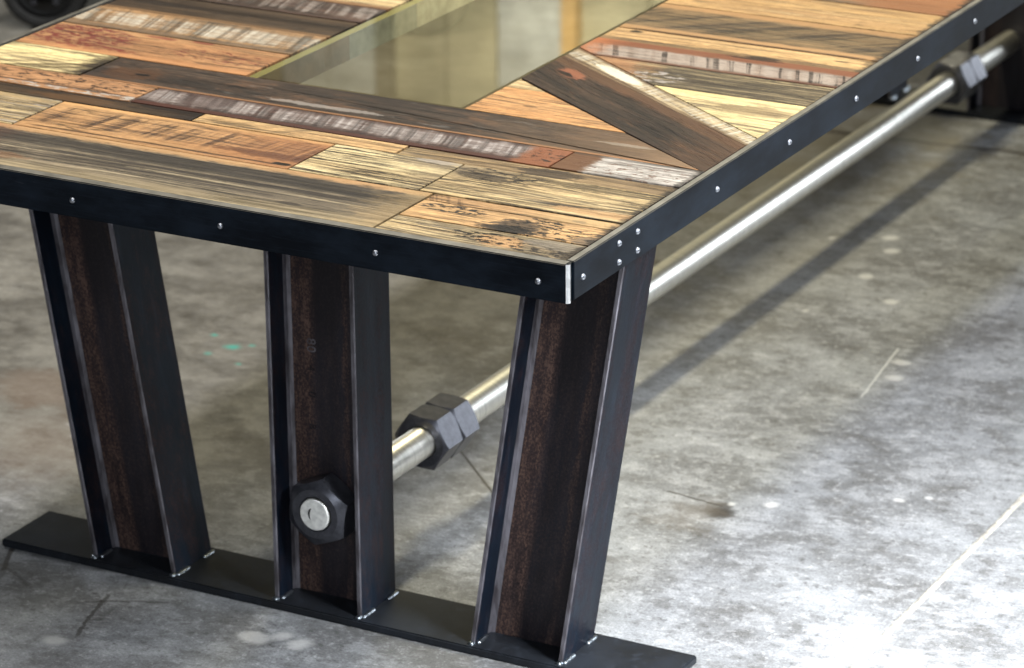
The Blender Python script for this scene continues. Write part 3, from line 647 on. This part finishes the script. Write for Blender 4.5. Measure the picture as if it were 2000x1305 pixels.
def hex_nut(ap, h, bore, chx=.95):
    """hexagon nut along y with turned chamfers on both faces"""
    bm = bmesh.new(); n = 72; rc = ap*chx; rows = []
    def rh(t): return ap/math.cos((t+math.pi/6) % (math.pi/3)-math.pi/6)
    def ring(fn): rows.append([bm.verts.new(fn(2*math.pi*i/n)) for i in range(n)])
    k = .62
    ring(lambda t: (bore*math.cos(t), h*.06, bore*math.sin(t)))
    ring(lambda t: ((bore+.0022)*math.cos(t), 0, (bore+.0022)*math.sin(t)))
    ring(lambda t: (rc*math.cos(t), 0, rc*math.sin(t)))
    ring(lambda t: (rh(t)*math.cos(t), (rh(t)-rc)*k, rh(t)*math.sin(t)))
    ring(lambda t: (rh(t)*math.cos(t), h-(rh(t)-rc)*k, rh(t)*math.sin(t)))
    ring(lambda t: (rc*math.cos(t), h, rc*math.sin(t)))
    ring(lambda t: ((bore+.0022)*math.cos(t), h, (bore+.0022)*math.sin(t)))
    ring(lambda t: (bore*math.cos(t), h*.94, bore*math.sin(t)))
    for p, q in zip(rows, rows[1:]):
        for i in range(n): bm.faces.new((p[i], p[(i+1) % n], q[(i+1) % n], q[i]))
    bmesh.ops.recalc_face_normals(bm, faces=bm.faces[:])
    me = bpy.data.meshes.new('hex_nut'); bm.to_mesh(me); bm.free(); me.materials.append(M_NUT)
    return me
ROD_X, ROD_Z, ROD_R = -.6114, .1617, .0250
NUT = hex_nut(.0415, .0530, ROD_R+.0006)
NUTF = hex_nut(.0465, .0470, ROD_R+.0006, .82)
def text_mesh(txt, size, depth):
    cu = bpy.data.curves.new('t', 'FONT'); cu.body = txt; cu.size = size; cu.extrude = depth; cu.align_x = 'LEFT'; cu.resolution_u = 3; cu.space_character = 1.12
    o = bpy.data.objects.new('t', cu); C.objects.link(o)
    me = bpy.data.meshes.new_from_object(o.evaluated_get(bpy.context.evaluated_depsgraph_get()))
    bpy.data.objects.remove(o); bpy.data.curves.remove(cu); return me

xc = [(-.9348, -.156), (-.6114, 0.0), (-.2818, .156)]
def end_frame(far_end):
    """three beams and a base plate; the far end is the mirror image"""
    def Y(v): return L-v if far_end else v
    y0, y1 = sorted((Y(.3686), Y(.4937)))
    bp = box(-1.173, -.050, y0, y1, 0.0, Z0, .0022, 2)
    obj('base_plate', bp, M_PLATE, table)
    for cx, ln in xc:
        bm = beam_mesh(ln)
        leg = obj('leg', bm, [M_FLANGE, M_WEBS[(ln, int(far_end))], M_EDGE], table); leg.location = (cx, Y(LYC), 0)
        s = -1 if far_end else 1
        for dx, yy, me in ((.0762, LY0+.002, WLONG), (.0762, LY1-.027, WMID), (-.071, LY0-.006, WDOT), (.071, LY0-.0065, WDOT), (-.0640, LY0+.004, WMID)):
            ln_ = me.vertices[-1].co.y
            oy = (yy-LYC) if not far_end else -(yy-LYC)-ln_
            wb = link_mesh('weld_bead', me, leg, (dx, oy, Z0-.0005))
    return
end_frame(False); end_frame(True)
# raised mill marks on the middle leg, running up the web
mid_leg = [o for o in table.children if o.name.startswith('leg') and abs(o.location.x+.6114) < 1e-3 and o.location.y < 1][0]
for txt, zz, sz in (('80', .395, .021), ('4', .352, .017), ('0', .312, .018), ('8', .262, .018)):
    me = text_mesh(txt, sz, .0007); me.materials.append(M_EDGE if zz > .39 else M_WEB)  # top mark painted pale as if catching light
    link_mesh('mill_mark', me, mid_leg, (-.034, -.0034, zz+.02), (R(90), R(90), 0))

# rod: plain bar with fine threads at both ends
def rod():
    prof = [(.0004, .3768), (.010, .3769), (ROD_R-.002, .3772), (ROD_R-.0005, .3790)]
    y = .382
    while y < .700:
        prof += [(ROD_R, y), (ROD_R, y+.0020), (ROD_R-.0012, y+.0032), (ROD_R-.0012, y+.0040)]; y += .0054
    y = .705
    prof += [(ROD_R, y), (ROD_R, L-y)]
    y = L-.700
    while y < L-.382:
        prof += [(ROD_R, y), (ROD_R, y+.0020), (ROD_R-.0012, y+.0032), (ROD_R-.0012, y+.0040)]; y += .0054
    prof += [(ROD_R-.0008, L-.3795), (ROD_R-.003, L-.377), (.0004, L-.377)]
    bm = revolve(prof, 40, 'Y')
    for f in bm.faces:
        c = f.calc_center_median()
        if c.y < .3793: f.material_index = 1; f.smooth = False
    return bm
rd = obj('tie_rod', rod(), [M_ROD, M_RODEND], table); rd.location = (ROD_X, 0, ROD_Z)
# crescent scratch left by the centre drill on the rod end
sb = bmesh.new()
for j in range(9):
    t = R(115+j*14); wv = .0032*math.sin(math.pi*(j+.4)/8.8)
    for r_ in (.0092-wv*.5, .0092+wv*.8): sb.verts.new((r_*math.cos(t)*.75-.001, .3766, r_*math.sin(t)*1.15))
sb.verts.ensure_lookup_table()
for j in range(8): sb.faces.new([sb.verts[i] for i in (2*j, 2*j+1, 2*j+3, 2*j+2)])
sc_o = obj('drill_mark', sb, M_DECK, rd)
def nut(y, me, ang): link_mesh('hex_nut', me, table, (ROD_X, y, ROD_Z), (0, ang, 0))
nut(.3800, NUTF, R(8)); nut(.6880, NUT, R(-26)); nut(.7416, NUT, R(-26))
nut(L-.3800-.047, NUTF, R(20)); nut(L-.688-.053, NUT, R(-28)); nut(L-.7416-.053, NUT, R(-28))

# ------------------------------------------------------------------ low black cart beyond the left edge of the table
M_TYRE = plain('black_rubber', (0.016, 0.016, 0.016), .55, 40)
M_HUB = plain('black_painted_steel', (0.006, 0.006, 0.0065), .35, 40)
cart = empty('workshop_cart', (-2.87, 2.867, 0), 'low black cart on small rubber wheels beyond the far left edge of the table', 'cart')
cart.rotation_euler = (0, 0, R(24))
rr_, ww = .105, .040
tp = [(rr_-.030, -ww*.75), (rr_-.014, -ww*.95), (rr_-.004, -ww*.8), (rr_, -ww*.4), (rr_, ww*.4), (rr_-.004, ww*.8), (rr_-.014, ww*.95), (rr_-.030, ww*.75)]
tme = hme = None
bb = hex_nut(.007, .008, .002); bb.materials.clear(); bb.materials.append(M_NUT)
for wx_, wy_ in ((0, 0), (.9, 0), (0, .55), (.9, .55)):
    if tme is None:
        w0 = obj('tyre', revolve(tp, 48, 'Y', False, False), M_TYRE, cart); h0 = obj('hub', revolve([(.012, -.044), (.026, -.042), (.030, -.024), (.066, -.018), (.078, -.026), (.078, .028), (.02, .036)], 40, 'Y'), M_HUB, cart)
        tme, hme = w0.data, h0.data
    else: w0 = link_mesh('tyre', tme, cart); h0 = link_mesh('hub', hme, cart)
    w0.location = h0.location = (wx_, wy_, rr_)
    for j in range(5):
        t = R(72*j+20); link_mesh('hub_bolt', bb, h0, (.045*math.cos(t), -.029, .045*math.sin(t)))
obj('platform', box(.02, 1.05, -.03, .60, .10, .34, .008, 2), M_HUB, cart)
obj('axle', box(-.012, .012, .02, .53, rr_-.012, rr_+.012, .004), M_HUB, cart)
